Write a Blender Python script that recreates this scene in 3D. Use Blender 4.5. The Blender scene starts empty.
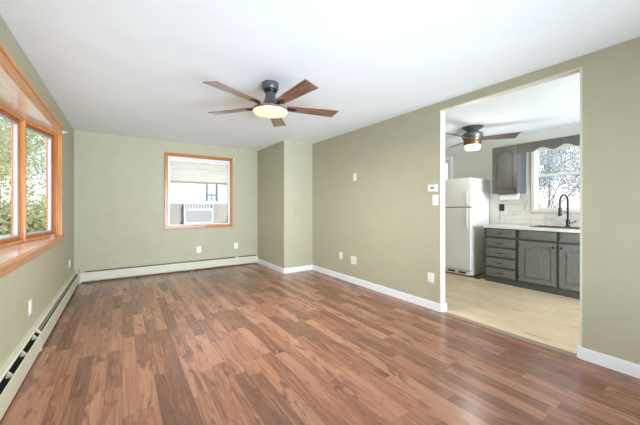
import bpy, bmesh, math, random
from mathutils import Vector, Matrix
random.seed(7)
C = bpy.context.scene.collection
S = bpy.context.scene
R_ = math.radians
# ---------------------------------------------------------------- camera, world, light
cam_d = bpy.data.cameras.new('camera'); cam = bpy.data.objects.new('camera', cam_d); C.objects.link(cam)
cam.location = (0, 0, 1.228); cam.rotation_euler = (R_(90), 0, R_(-34.1))
cam_d.sensor_width = 36; cam_d.lens = 36*292/640; cam_d.shift_y = -6/640; cam_d.clip_start = .02
S.camera = cam
S.view_settings.view_transform = 'Standard'; S.view_settings.look = 'None'
S.view_settings.gamma = 1; S.view_settings.use_curve_mapping = False
S.view_settings.exposure = -0.12
S.cycles.max_bounces = 10; S.cycles.diffuse_bounces = 6; S.cycles.transparent_max_bounces = 16
W = bpy.data.worlds.new('sky'); S.world = W; W.use_nodes = True
nt = W.node_tree; nt.nodes.clear()
wo = nt.nodes.new('ShaderNodeOutputWorld'); wb = nt.nodes.new('ShaderNodeBackground')
tc = nt.nodes.new('ShaderNodeTexCoord'); mp = nt.nodes.new('ShaderNodeMapping'); mp.inputs['Scale'].default_value = (2, 2, 5)
nz = nt.nodes.new('ShaderNodeTexNoise'); nz.inputs['Scale'].default_value = 1.6; nz.inputs['Detail'].default_value = 6
rp = nt.nodes.new('ShaderNodeValToRGB')
rp.color_ramp.elements[0].position = .40; rp.color_ramp.elements[0].color = (.70, .85, 1, 1)
rp.color_ramp.elements[1].position = .58; rp.color_ramp.elements[1].color = (1, 1, 1, 1)
L = nt.links.new
L(tc.outputs['Generated'], mp.inputs['Vector']); L(mp.outputs['Vector'], nz.inputs['Vector'])
L(nz.outputs['Fac'], rp.inputs['Fac']); L(rp.outputs['Color'], wb.inputs['Color'])
wb.inputs['Strength'].default_value = 1.6; L(wb.outputs['Background'], wo.inputs['Surface'])

def area(name, loc, target, sx, sy, power, col=(1, 1, 1), spread=180):
    d = bpy.data.lights.new(name, 'AREA'); d.shape = 'RECTANGLE'; d.size = sx; d.size_y = sy
    d.energy = power; d.color = col; d.spread = R_(spread)
    o = bpy.data.objects.new(name, d); C.objects.link(o); o.location = loc
    v = Vector(target)-Vector(loc); o.rotation_euler = v.to_track_quat('-Z', 'Y').to_euler()
    return o
def sunl(name, direction, strength, angle, col=(1, 1, 1)):
    d = bpy.data.lights.new(name, 'SUN'); d.energy = strength; d.angle = R_(angle); d.color = col
    o = bpy.data.objects.new(name, d); C.objects.link(o)
    o.rotation_euler = Vector(direction).to_track_quat('-Z', 'Y').to_euler(); o.location = (-4, 3, 6)
sunl('overcast_sun', (1, .25, -.42), 5.0, 80, (.86, .93, 1))
CW = (.76, .88, 1); CU = (.74, .86, 1)
area('added_rear_fill', (1.2, -1.8, 1.3), (1.2, 6, 1.7), 3.0, 1.9, 70, CW, 90)  # added fill panel behind the camera, brightens the far room
area('added_ceiling_fill', (1.5, -1.2, .35), (.8, 5.2, 2.445), 3.0, 1.4, 68, CU, 76)  # added low fill panel aimed up, lifts the ceiling brightness
area('added_kitchen_fill', (4.1, -1.75, 1.3), (5.6, 3.2, 1.4), 2.2, 1.9, 118, CW, 110)  # added out-of-view fill for the kitchen wall and refrigerator
area('added_kitchen_ceiling_fill', (4.4, -1.2, .35), (4.4, 2.4, 2.445), 2.0, 1.2, 13, CW, 120)  # added out-of-view fill aimed at the kitchen ceiling

# ---------------------------------------------------------------- materials
def mat(name, col=(.5, .5, .5), rough=.5, metal=0, spec=.5, emit=None, es=0, coat=0):
    m = bpy.data.materials.new(name); m.use_nodes = True
    b = m.node_tree.nodes['Principled BSDF']
    b.inputs['Base Color'].default_value = (*col, 1); b.inputs['Roughness'].default_value = rough
    b.inputs['Metallic'].default_value = metal; b.inputs['Specular IOR Level'].default_value = spec
    b.inputs['Coat Weight'].default_value = coat
    if emit: b.inputs['Emission Color'].default_value = (*emit, 1); b.inputs['Emission Strength'].default_value = es
    return m
def N(m, t, **kw):
    n = m.node_tree.nodes.new(t)
    for k, v in kw.items():
        if k in n.inputs: n.inputs[k].default_value = v
        else: setattr(n, k, v)
    return n
def LK(m, a, b): m.node_tree.links.new(a, b)
def ramp(m, stops):
    n = N(m, 'ShaderNodeValToRGB'); e = n.color_ramp.elements
    while len(e) < len(stops): e.new(.5)
    for i, (p, c) in enumerate(stops): e[i].position = p; e[i].color = (*c, 1)
    return n
def srgb(r, g, b):
    f = lambda c: (c/255/12.92) if c/255 <= .04045 else ((c/255+.055)/1.055)**2.4
    return (f(r), f(g), f(b))
def noisy(name, c1, c2, scale, rough=.5, stretch=(1, 1, 1), bump=0, detail=4, metal=0, spec=.5, coat=0, lo=.35, hi=.65):
    m = mat(name, c1, rough, metal, spec, coat=coat); b = m.node_tree.nodes['Principled BSDF']
    t = N(m, 'ShaderNodeTexCoord'); mp = N(m, 'ShaderNodeMapping'); mp.inputs['Scale'].default_value = stretch
    n = N(m, 'ShaderNodeTexNoise', Scale=scale, Detail=detail); r = ramp(m, [(lo, c1), (hi, c2)])
    LK(m, t.outputs['Object'], mp.inputs['Vector']); LK(m, mp.outputs['Vector'], n.inputs['Vector'])
    LK(m, n.outputs['Fac'], r.inputs['Fac']); LK(m, r.outputs['Color'], b.inputs['Base Color'])
    if bump:
        bp = N(m, 'ShaderNodeBump', Strength=bump, Distance=.002)
        LK(m, n.outputs['Fac'], bp.inputs['Height']); LK(m, bp.outputs['Normal'], b.inputs['Normal'])
    return m
def planks(name, w, ln, stops, gap, gx, gy, rough, knot=None, gapw=.012, rowshift=0, wb=.36, wg=.60, off=.02, kt=.6, klo=.56):
    m = mat(name, (.5, .4, .3), rough); b = m.node_tree.nodes['Principled BSDF']
    def M(op, a, bb=None, c=None):
        n = N(m, 'ShaderNodeMath'); n.operation = op
        for i, x in enumerate((a, bb, c)):
            if x is None: continue
            if isinstance(x, (int, float)): n.inputs[i].default_value = x
            else: LK(m, x, n.inputs[i])
        return n.outputs[0]
    t = N(m, 'ShaderNodeTexCoord'); s = N(m, 'ShaderNodeSeparateXYZ'); LK(m, t.outputs['Object'], s.inputs[0])
    u = M('ADD', M('DIVIDE', s.outputs['X'], w), 100.0+rowshift); row = M('FLOOR', u); fu = M('FRACT', u)
    wr = N(m, 'ShaderNodeTexWhiteNoise', noise_dimensions='1D'); LK(m, row, wr.inputs['W'])
    v = M('ADD', M('DIVIDE', s.outputs['Y'], ln), M('MULTIPLY', wr.outputs['Value'], 37.3)); v = M('ADD', v, 50.0)
    col = M('FLOOR', v); fv = M('FRACT', v)
    cb = N(m, 'ShaderNodeCombineXYZ'); LK(m, row, cb.inputs[0]); LK(m, col, cb.inputs[1])
    wn = N(m, 'ShaderNodeTexWhiteNoise', noise_dimensions='3D'); LK(m, cb.outputs[0], wn.inputs['Vector'])
    # grain, shifted per board
    g = N(m, 'ShaderNodeCombineXYZ'); LK(m, M('MULTIPLY', s.outputs['X'], gx), g.inputs[0]); LK(m, M('MULTIPLY', s.outputs['Y'], gy), g.inputs[1])
    LK(m, M('MULTIPLY', wn.outputs['Value'], 40.0), g.inputs[2])
    n1 = N(m, 'ShaderNodeTexNoise', Scale=1.0, Detail=6, Roughness=.6, Distortion=1.2); LK(m, g.outputs[0], n1.inputs['Vector'])
    k = N(m, 'ShaderNodeCombineXYZ'); LK(m, M('MULTIPLY', s.outputs['X'], gx*.28), k.inputs[0]); LK(m, M('MULTIPLY', s.outputs['Y'], gy*1.6), k.inputs[1])
    LK(m, M('MULTIPLY', wn.outputs['Value'], 17.0), k.inputs[2])
    n2 = N(m, 'ShaderNodeTexNoise', Scale=1.0, Detail=3, Distortion=1.0); LK(m, k.outputs[0], n2.inputs['Vector'])
    f = M('ADD', M('MULTIPLY', wn.outputs['Value'], wb), M('MULTIPLY', n1.outputs['Fac'], wg))
    f = M('ADD', f, off)
    rr = ramp(m, stops); LK(m, f, rr.inputs['Fac'])
    out = rr.outputs['Color']
    if knot:
        kr = ramp(m, [(klo, (0, 0, 0)), (klo+.16, (1, 1, 1))]); LK(m, n2.outputs['Fac'], kr.inputs['Fac'])
        mx = N(m, 'ShaderNodeMix', data_type='RGBA'); LK(m, M('MULTIPLY', kr.outputs['Color'], kt), mx.inputs['Factor'])
        LK(m, out, mx.inputs['A']); mx.inputs['B'].default_value = (*knot, 1); out = mx.outputs['Result']
    e1 = M('MINIMUM', fu, M('SUBTRACT', 1.0, fu)); e1 = M('MULTIPLY', e1, w)
    e2 = M('MINIMUM', fv, M('SUBTRACT', 1.0, fv)); e2 = M('MULTIPLY', e2, ln)
    e = M('MINIMUM', e1, e2); gm = M('LESS_THAN', e, gapw*.1)
    mx2 = N(m, 'ShaderNodeMix', data_type='RGBA'); LK(m, M('MULTIPLY', gm, .55), mx2.inputs['Factor'])
    LK(m, out, mx2.inputs['A']); mx2.inputs['B'].default_value = (*gap, 1)
    LK(m, mx2.outputs['Result'], b.inputs['Base Color'])
    LK(m, M('ADD', M('MULTIPLY', n1.outputs['Fac'], .16), rough-.08), b.inputs['Roughness'])
    h = M('SUBTRACT', M('MULTIPLY', n1.outputs['Fac'], .3), gm)
    bp = N(m, 'ShaderNodeBump', Strength=.18, Distance=.002); LK(m, h, bp.inputs['Height']); LK(m, bp.outputs['Normal'], b.inputs['Normal'])
    return m
M = {}
M['wall'] = noisy('sage_wall_paint', srgb(181, 177, 152), srgb(184, 180, 155), 6, .6, bump=.03, spec=.3)
M['ceil'] = noisy('white_ceiling_paint', srgb(235, 241, 244), srgb(238, 244, 247), 3, .8, spec=.2)
M['kwall'] = noisy('pale_kitchen_paint', srgb(216, 216, 206), srgb(220, 220, 211), 4, .6, spec=.3)
M['white'] = mat('white_semi_gloss_paint', srgb(240, 242, 244), .35)
M['liner'] = mat('cream_paint', srgb(214, 211, 196), .5)
M['plate'] = mat('white_plastic', srgb(238, 237, 232), .3)
M['darkslot'] = mat('dark_slot', (.02, .02, .02), .5)
M['cream'] = noisy('cream_enamel', srgb(205, 203, 182), srgb(209, 207, 187), 8, .4)
M['damper'] = mat('brownish_damper_metal', srgb(128, 112, 94), .5)
M['fin'] = mat('dark_fin_metal', (.035, .03, .027), .6, .3)
M['floor'] = planks('walnut_laminate', .095, .62,
    [(.15, srgb(92, 64, 52)), (.38, srgb(122, 84, 66)), (.5, srgb(152, 107, 84)), (.62, srgb(168, 123, 98)), (.9, srgb(186, 143, 116))],
    srgb(84, 62, 54), 52, 2.4, .24, srgb(96, 66, 54), kt=.75, wb=.28, wg=.62, off=.04, klo=.54)
M['kfloor'] = planks('light_oak_plank', .18, 1.2,
    [(.2, srgb(196, 170, 138)), (.5, srgb(210, 187, 156)), (.9, srgb(220, 200, 172))],
    srgb(160, 132, 98), 30, 1.2, .4, srgb(150, 122, 92), wb=.3, wg=.45, off=.1, kt=.55, klo=.55)
def oak(name, c1, c2, st): return noisy(name, c1, c2, 3.0, .3, st, .03, 6, coat=.15)
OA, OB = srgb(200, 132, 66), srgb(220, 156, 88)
M['oakY'] = oak('honey_oak_along_y', OA, OB, (9, .8, 9))
M['oakZ'] = oak('honey_oak_upright', OA, OB, (9, 9, .8))
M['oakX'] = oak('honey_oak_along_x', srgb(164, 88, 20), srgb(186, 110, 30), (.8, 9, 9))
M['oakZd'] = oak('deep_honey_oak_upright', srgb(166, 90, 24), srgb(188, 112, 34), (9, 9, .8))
M['seat'] = noisy('pale_lacquered_oak_board', srgb(222, 194, 172), srgb(234, 210, 192), 3, .22, (9, .8, 9), .02, 6, coat=.6)
M['vinyl'] = mat('white_vinyl', srgb(232, 230, 226), .35)
M['grey_track'] = mat('grey_aluminium', srgb(186, 186, 196), .4, .1)
M['shade'] = mat('translucent_shade_cloth', srgb(246, 240, 232), .9)
def translucent(m, c, f):
    t = m.node_tree; b = t.nodes['Principled BSDF']; o = [n for n in t.nodes if n.type == 'OUTPUT_MATERIAL'][0]
    tr = t.nodes.new('ShaderNodeBsdfTranslucent'); tr.inputs[0].default_value = (*c, 1); mx = t.nodes.new('ShaderNodeMixShader'); mx.inputs[0].default_value = f
    t.links.new(b.outputs[0], mx.inputs[1]); t.links.new(tr.outputs[0], mx.inputs[2]); t.links.new(mx.outputs[0], o.inputs['Surface'])
translucent(M['shade'], (1, .93, .87), .75)
M['shaderail'] = mat('taupe_shade_rail', srgb(168, 154, 134), .5)
def glassm(name, tint=(1, 1, 1), refl=.07):
    m = bpy.data.materials.new(name); m.use_nodes = True; t = m.node_tree; t.nodes.clear()
    o = t.nodes.new('ShaderNodeOutputMaterial'); tr = t.nodes.new('ShaderNodeBsdfTransparent'); g = t.nodes.new('ShaderNodeBsdfGlossy')
    tr.inputs[0].default_value = (*tint, 1); g.inputs['Roughness'].default_value = .02
    mx = t.nodes.new('ShaderNodeMixShader'); fr = t.nodes.new('ShaderNodeFresnel'); fr.inputs['IOR'].default_value = 1.3
    ge = t.nodes.new('ShaderNodeNewGeometry'); sb = t.nodes.new('ShaderNodeMath'); sb.operation = 'SUBTRACT'; sb.inputs[0].default_value = 1; t.links.new(ge.outputs['Backfacing'], sb.inputs[1])
    ml = t.nodes.new('ShaderNodeMath'); ml.operation = 'MULTIPLY'; t.links.new(fr.outputs[0], ml.inputs[0]); t.links.new(sb.outputs[0], ml.inputs[1])
    t.links.new(ml.outputs[0], mx.inputs[0]); t.links.new(tr.outputs[0], mx.inputs[1]); t.links.new(g.outputs[0], mx.inputs[2])
    t.links.new(mx.outputs[0], o.inputs[0]); return m
M['glass'] = glassm('clear_window_glass', (.97, .98, .98))
M['ac'] = mat('white_appliance_plastic', srgb(222, 220, 216), .4)
M['acgrey'] = mat('grey_grille', srgb(150, 150, 152), .5)
M['accordion'] = noisy('off_white_accordion_vinyl', srgb(204, 196, 186), srgb(210, 202, 193), 8, .6)
M['black'] = mat('matte_black', (.015, .014, .013), .4)
M['fanmetal'] = mat('gunmetal', srgb(96, 96, 102), .35, .5)
M['fandark'] = mat('black_metal_band', srgb(40, 38, 40), .4, .5)
M['walnut'] = noisy('walnut_blade_grain', srgb(82, 52, 38), srgb(150, 106, 82), 4, .3, (1.2, 22, 6), .03, 7, coat=.5, lo=.4, hi=.6)
M['led'] = mat('warm_glowing_lens', srgb(250, 236, 200), .4, emit=srgb(255, 232, 178), es=.55)
M['pewter'] = mat('brushed_pewter', srgb(120, 118, 112), .35, .6)
M['copper'] = mat('bronze_copper_band', srgb(150, 106, 70), .35, .6)
M['kblade'] = noisy('grey_brown_blade', srgb(84, 78, 68), srgb(94, 88, 78), 4, .45, (1, 12, 4))
M['kled'] = mat('frosted_glowing_glass', srgb(255, 240, 220), .4, emit=srgb(255, 236, 205), es=.9)
M['fridge'] = noisy('white_textured_enamel', srgb(226, 224, 218), srgb(230, 228, 223), 120, .35, bump=.05)
M['fridgegap'] = mat('grey_door_gasket', srgb(96, 94, 92), .6)
M['cab'] = noisy('grey_green_stained_oak', srgb(106, 107, 101), srgb(122, 123, 117), 5, .45, (14, 14, 1.2), .06, 6)
M['cabH'] = noisy('grey_green_stained_oak_level', srgb(106, 107, 101), srgb(122, 123, 117), 5, .45, (14, 1.2, 14), .06, 6)
M['upcab'] = noisy('grey_brown_stained_oak', srgb(84, 82, 77), srgb(94, 92, 87), 5, .4, (14, 14, 1.2), .05, 6)
M['upside'] = mat('smooth_grey_side_panel', srgb(88, 90, 96), .3)
M['cabframe'] = noisy('grey_green_face_frame_gap_shade', srgb(72, 73, 69), srgb(84, 85, 80), 5, .5, (14, 14, 1.2))  # shade in the gaps between drawers and doors put into the frame colour
M['toe'] = noisy('dark_green_grey_toe_kick', srgb(60, 62, 57), srgb(100, 102, 94), 60, .6, (1, 1, 1))
M['pull'] = mat('dark_bronze', srgb(52, 46, 40), .35, .6)
M['counter'] = noisy('white_speckled_counter', srgb(222, 220, 214), srgb(234, 232, 227), 40, .3)
M['sink'] = mat('brown_composite_sink', srgb(112, 92, 78), .4)
M['paper'] = mat('paper_towel', srgb(240, 238, 232), .9)
M['trans'] = mat('grey_brown_transition', srgb(150, 128, 110), .45)
M['kwinwood'] = mat('cream_painted_wood', srgb(224, 215, 200), .45)
M['bark'] = noisy('grey_brown_bark', srgb(120, 108, 98), srgb(164, 152, 140), 10, .9, (1, 1, .3))
M['greenleaf'] = noisy('yellow_green_leaves', srgb(168, 174, 120), srgb(222, 216, 168), 1.5, .8)
M['pine'] = noisy('blue_green_needles', srgb(104, 114, 112), srgb(168, 174, 176), 2, .8)
M['grass'] = noisy('light_bouncing_lawn', srgb(196, 194, 176), srgb(212, 210, 196), 3, .95)  # lawn colour paled to bounce more light up through the bow window
M['siding'] = mat('grey_white_siding', srgb(150, 152, 156), .6)
# marble tile
def marble():
    m = mat('marble_look_tile', (.8, .78, .75), .25); b = m.node_tree.nodes['Principled BSDF']
    t = N(m, 'ShaderNodeTexCoord'); mp = N(m, 'ShaderNodeMapping'); mp.inputs['Rotation'].default_value = (R_(35), 0, 0)
    n = N(m, 'ShaderNodeTexNoise', Scale=1.6, Detail=5, Distortion=1.4)
    r = ramp(m, [(.47, srgb(226, 219, 209)), (.5, srgb(206, 199, 190)), (.53, srgb(226, 219, 209))])
    LK(m, t.outputs['Object'], mp.inputs[0]); LK(m, mp.outputs[0], n.inputs['Vector']); LK(m, n.outputs['Fac'], r.inputs['Fac'])
    s = N(m, 'ShaderNodeSeparateXYZ'); c = N(m, 'ShaderNodeCombineXYZ'); LK(m, t.outputs['Object'], s.inputs[0])
    LK(m, s.outputs['Y'], c.inputs[0]); LK(m, s.outputs['Z'], c.inputs[1])
    k = N(m, 'ShaderNodeTexBrick', Scale=1.0); k.inputs['Brick Width'].default_value = .61; k.inputs['Row Height'].default_value = .253
    k.inputs['Mortar Size'].default_value = .003; k.inputs['Mortar'].default_value = (*srgb(190, 182, 172), 1)
    LK(m, c.outputs[0], k.inputs['Vector']); LK(m, r.outputs['Color'], k.inputs['Color1']); LK(m, r.outputs['Color'], k.inputs['Color2'])
    LK(m, k.outputs['Color'], b.inputs['Base Color']); return m
M['marble'] = marble()

# ---------------------------------------------------------------- mesh helpers (world coordinates)
def bmn(): return bmesh.new()
def box(bm, x0, x1, y0, y1, z0, z1, bev=0, mtx=None):
    r = bmesh.ops.create_cube(bm, size=1)['verts']
    for v in r: v.co = Vector((x0+(v.co.x+.5)*(x1-x0), y0+(v.co.y+.5)*(y1-y0), z0+(v.co.z+.5)*(z1-z0)))
    vs = r
    if bev > 0:
        ed = list({e for v in r for e in v.link_edges})
        q = bmesh.ops.bevel(bm, geom=ed, offset=bev, segments=2, affect='EDGES', profile=.6)
        vs = list({v for f in q['faces'] for v in f.verts} | {v for v in r if v.is_valid})
    if mtx:
        for v in vs: v.co = mtx @ v.co
    return bm
def prism(bm, pts, vec):
    """closed polygon pts (3D) extruded by vec"""
    a = [bm.verts.new(p) for p in pts]; b = [bm.verts.new(Vector(p)+Vector(vec)) for p in pts]
    n = len(pts); bm.faces.new(a); bm.faces.new(list(reversed(b)))
    for i in range(n): bm.faces.new((a[i], b[i], b[(i+1) % n], a[(i+1) % n]))
    return bm
def ring(bm, outer, inner, vec):
    """flat ring between two matching outlines, extruded by vec"""
    n = len(outer); V = Vector(vec)
    A = [bm.verts.new(p) for p in outer]; B = [bm.verts.new(p) for p in inner]
    A2 = [bm.verts.new(Vector(p)+V) for p in outer]; B2 = [bm.verts.new(Vector(p)+V) for p in inner]
    for i in range(n):
        j = (i+1) % n
        bm.faces.new((A[i], A[j], B[j], B[i])); bm.faces.new((A2[i], B2[i], B2[j], A2[j]))
        bm.faces.new((A[i], A2[i], A2[j], A[j])); bm.faces.new((B[i], B[j], B2[j], B2[i]))
    return bm
def lathe(bm, prof, c, seg=32, axis='z'):
    rings = []
    for r, h in prof:
        rg = []
        for k in range(seg):
            a = 2*math.pi*k/seg
            p = (r*math.cos(a), r*math.sin(a), h)
            if axis == 'y': p = (r*math.cos(a), h, r*math.sin(a))
            if axis == 'x': p = (h, r*math.cos(a), r*math.sin(a))
            rg.append(bm.verts.new(Vector(p)+Vector(c)))
        rings.append(rg)
    for i in range(len(rings)-1):
        for k in range(seg):
            j = (k+1) % seg
            bm.faces.new((rings[i][k], rings[i][j], rings[i+1][j], rings[i+1][k]))
    bm.faces.new(rings[0][::-1]); bm.faces.new(rings[-1])
    return bm
def tube(bm, pts, r, seg=10):
    P = [Vector(p) for p in pts]; rr = r if isinstance(r, (list, tuple)) else [r]*len(P)
    rings = []; up = None
    for i, p in enumerate(P):
        d = (P[min(i+1, len(P)-1)]-P[max(i-1, 0)]).normalized()
        if up is None: up = Vector((0, 0, 1)) if abs(d.z) < .9 else Vector((1, 0, 0))
        s = d.cross(up).normalized(); u = s.cross(d).normalized(); up = u
        rings.append([bm.verts.new(p+(s*math.cos(a)+u*math.sin(a))*rr[i]) for a in [2*math.pi*k/seg for k in range(seg)]])
    for i in range(len(rings)-1):
        for k in range(seg):
            j = (k+1) % seg; bm.faces.new((rings[i][k], rings[i][j], rings[i+1][j], rings[i+1][k]))
    bm.faces.new(rings[0][::-1]); bm.faces.new(rings[-1]); return bm
def wloc(o):
    v = Vector((0, 0, 0))
    while o: v += o.location; o = o.parent
    return v
def obj(name, bm, m, parent=None, origin=None, smooth=False, label=None):
    off = wloc(parent) if parent else Vector((0, 0, 0))
    loc = Vector(origin)-off if origin is not None else Vector((0, 0, 0))
    for v in bm.verts: v.co -= off+loc
    bmesh.ops.recalc_face_normals(bm, faces=bm.faces)
    me = bpy.data.meshes.new(name); bm.to_mesh(me); bm.free(); me.materials.append(m)
    if smooth:
        me.shade_smooth(); 
        try: me.set_sharp_from_angle(angle=R_(40))
        except Exception: pass
    o = bpy.data.objects.new(name, me); C.objects.link(o); o.location = loc; o.parent = parent
    if label: o['label'] = label
    return o
def tag(o, label, cat, group=None):
    o['label'] = label; o['category'] = cat
    if group: o['group'] = group
    return o
def thing(name, label, cat, loc, group=None):
    o = bpy.data.objects.new(name, None); C.objects.link(o); o.location = loc; o.empty_display_size = .1
    return tag(o, label, cat, group)
def root_struct(name, loc, label=None):
    o = bpy.data.objects.new(name, None); C.objects.link(o); o.location = loc; o['kind'] = 'structure'
    if label: o['label'] = label
    return o
def struct(name, bm, m, label=None):
    o = obj(name, bm, m); o['kind'] = 'structure'
    if label: o['label'] = label
    return o
def dup(root, loc, rotz, label=None, group=None):
    r = root.copy(); C.objects.link(r); r.location = loc; r.rotation_euler = (0, 0, rotz)
    if label: r['label'] = label
    if group: r['group'] = group
    for ch in list(root.children):
        c = ch.copy(); C.objects.link(c); c.parent = r
        for g in list(ch.children):
            d = g.copy(); C.objects.link(d); d.parent = c
    return r

# ---------------------------------------------------------------- structure
XL, XR, YB, YF, ZC = -.64, 3.07, 6.07, -1.9, 2.445
XK = 5.62; XR2 = XR+.08; T = .12
struct('floor', box(bmn(), XL-T, XR+.03, YF-T, YB+T, -.1, 0), M['floor'], 'reddish brown walnut plank floor')
struct('floor_kitchen', box(bmn(), XR+.03, XK+T, YF-T, YB+T, -.1, 0), M['kfloor'], 'pale oak plank kitchen floor')
struct('ceiling', box(bmn(), XL-T, XR2, YF-T, YB+T, ZC, ZC+.1), M['ceil'], 'smooth white ceiling')
struct('ceiling_kitchen', box(bmn(), XR2, XK+T, YF-T, YB+T, ZC, ZC+.1), M['ceil'], 'white kitchen ceiling')
def holed(axis, a0, a1, c0, c1, hole_list, z1=ZC):
    """wall of thickness a0..a1 along axis, spanning c0..c1, with holes (h0,h1,z0,z1)"""
    bm = bmn(); hs = sorted(hole_list); cur = c0
    def b(p0, p1, q0, q1):
        if p1-p0 < 1e-4 or q1-q0 < 1e-4: return
        if axis == 'x': box(bm, a0, a1, p0, p1, q0, q1)
        else: box(bm, p0, p1, a0, a1, q0, q1)
    for h0, h1, za, zb in hs:
        b(cur, h0, 0, z1); b(h0, h1, 0, za); b(h0, h1, zb, z1); cur = h1
    b(cur, c1, 0, z1); return bm
BW = (2.165, 4.78, .865, 2.115)       # bow window opening
KW = (.98, 2.0, 1.17, 2.17)          # kitchen window opening
SW = (3.5, 4.3, 1.2, 2.2)             # small far kitchen window
W2 = (.70, 1.84, .87, 2.165)          # back window opening
struct('wall_left', holed('x', XL-T, XL, YF, YB, [(BW[0]-.012, BW[1]+.012, .83, 2.15)]), M['wall'], 'sage wall with the bow window')
struct('wall_back', holed('y', YB, YB+T, XL-T, XR2, [W2]), M['wall'], 'sage back wall')
bmw = bmn(); OY0, OY1, OZ = .766, 2.037, 2.353
box(bmw, XR, XR2, OY1, YB, 0, ZC); box(bmw, XR, XR2, YF, OY0, 0, ZC); box(bmw, XR, XR2, OY0, OY1, OZ, ZC)
struct('wall_right', bmw, M['wall'], 'sage wall with the kitchen opening')
struct('wall_closet', box(bmn(), 2.455, XR, 4.80, YB, 0, ZC), M['wall'], 'sage boxed-out corner chase')
RW = (.1, 2.5, .45, 2.1); RK = (3.6, 5.2, .6, 2.1)  # unseen rear openings, added to admit sky light
struct('wall_front', holed('y', YF-T, YF, XL-T, XK+T, [RW, RK]), M['wall'])
struct('wall_kitchen_right', holed('x', XK, XK+T, YF, YB+T, [KW, SW]), M['kwall'], 'pale kitchen wall')
struct('wall_kitchen_back', box(bmn(), XR2, XK, YB, YB+T, 0, ZC), M['kwall'])
# opening liner
bm = bmn(); box(bm, XR-.003, XR2+.003, OY1-.012, OY1+.001, .0, OZ); box(bm, XR-.003, XR2+.003, OY0-.001, OY0+.012, 0, OZ)
box(bm, XR-.003, XR2+.003, OY0+.012, OY1-.012, OZ-.010, OZ+.001)
struct('trim_1', bm, M['liner'], 'thin white liner of the kitchen opening')
struct('trim_2', box(bmn(), XR-.035, XR+.045, OY0+.012, OY1-.012, 0, .006, .002), M['trans'], 'low floor transition strip')
# baseboards
def bboard(name, segs, lab):
    bm = bmn()
    for s in segs: box(bm, *s, 0, .086); 
    for s in segs:
        x0, x1, y0, y1 = s; box(bm, x0+.003, x1-.003, y0+.003, y1-.003, .086, .094)
    struct(name, bm, M['white'], lab)
bboard('baseboard_right', [(XR-.015, XR, OY1-.012, 4.785), (XR-.015, XR2+.015, OY1-.028, OY1-.012), (2.44, XR, 4.785, 4.80), (2.44, 2.455, 4.80, YB-.0)], 'white baseboard from the corner to the kitchen opening')
bboard('baseboard_front', [(XR-.015, XR, YF, OY0+.012), (XR-.015, XR2+.015, OY0+.012, OY0+.028)], 'white baseboard right of the kitchen opening')

# ---------------------------------------------------------------- windows
def pane_frame(bm, P, Q, z0, z1, w, d, inner=None):
    """rectangular frame standing on segment P-Q (xy), member width w, depth d"""
    P, Q = Vector((*P, 0)), Vector((*Q, 0)); u = (Q-P).normalized(); n = Vector((-u.y, u.x, 0)); Ln = (Q-P).length
    m = Matrix(((u.x, n.x, 0, P.x), (u.y, n.y, 0, P.y), (0, 0, 1, 0), (0, 0, 0, 1)))
    box(bm, 0, w, -d/2, d/2, z0, z1, .003, m); box(bm, Ln-w, Ln, -d/2, d/2, z0, z1, .003, m)
    box(bm, w, Ln-w, -d/2, d/2, z0, z0+w, .003, m); box(bm, w, Ln-w, -d/2, d/2, z1-w, z1, .003, m)
    return m, Ln
bowp = [(-.70, 4.765), (-.862, 4.13), (-.925, 3.4725), (-.862, 2.815), (-.70, 2.18)]
w1 = root_struct('window_1', (-.80, 3.4725, .865), 'wide honey oak bow window')
for nm, z0, z1 in (('head_board', 2.115, 2.15), ('seat_board', .83, .865)):
    bm = bmn(); pts = [(XL+.001, BW[0]-.012, z0), (XL+.001, BW[1]+.012, z0), (XL-.13, BW[1]+.012, z0)]+[(x-.08, y, z0) for x, y in bowp]+[(XL-.13, BW[0]-.012, z0)]
    prism(bm, pts, (0, 0, z1-z0)); obj(nm, bm, M['seat'], w1)
bm = bmn()
for y0, y1 in ((BW[1]-.010, BW[1]+.0115), (BW[0]-.0115, BW[0]+.010)): box(bm, -.76, XL+.001, y0, y1, .865, 2.115)
obj('jamb', bm, M['oakZ'], w1)
bm = bmn(); box(bm, XL, XL+.02, BW[0]-.085, BW[1]+.075, 2.115, 2.23, .004); box(bm, XL, XL+.032, BW[0]-.085, BW[1]+.075, 2.19, 2.225, .006)
obj('head_casing', bm, M['oakY'], w1)
bm = bmn(); box(bm, XL, XL+.045, BW[0]-.09, BW[1]+.08, .842, .867, .005); box(bm, XL, XL+.024, BW[0]-.075, BW[1]+.07, .79, .842, .004)
obj('window_sill', bm, oak('reddish_oak_sill', srgb(182, 114, 72), srgb(198, 130, 86), (9, .8, 9)), w1)
for y0, y1 in ((BW[1], BW[1]+.07), (BW[0]-.07, BW[0])):
    obj('side_casing', box(bmn(), XL, XL+.02, y0, y1, .867, 2.115, .004), M['oakZ'], w1)
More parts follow.
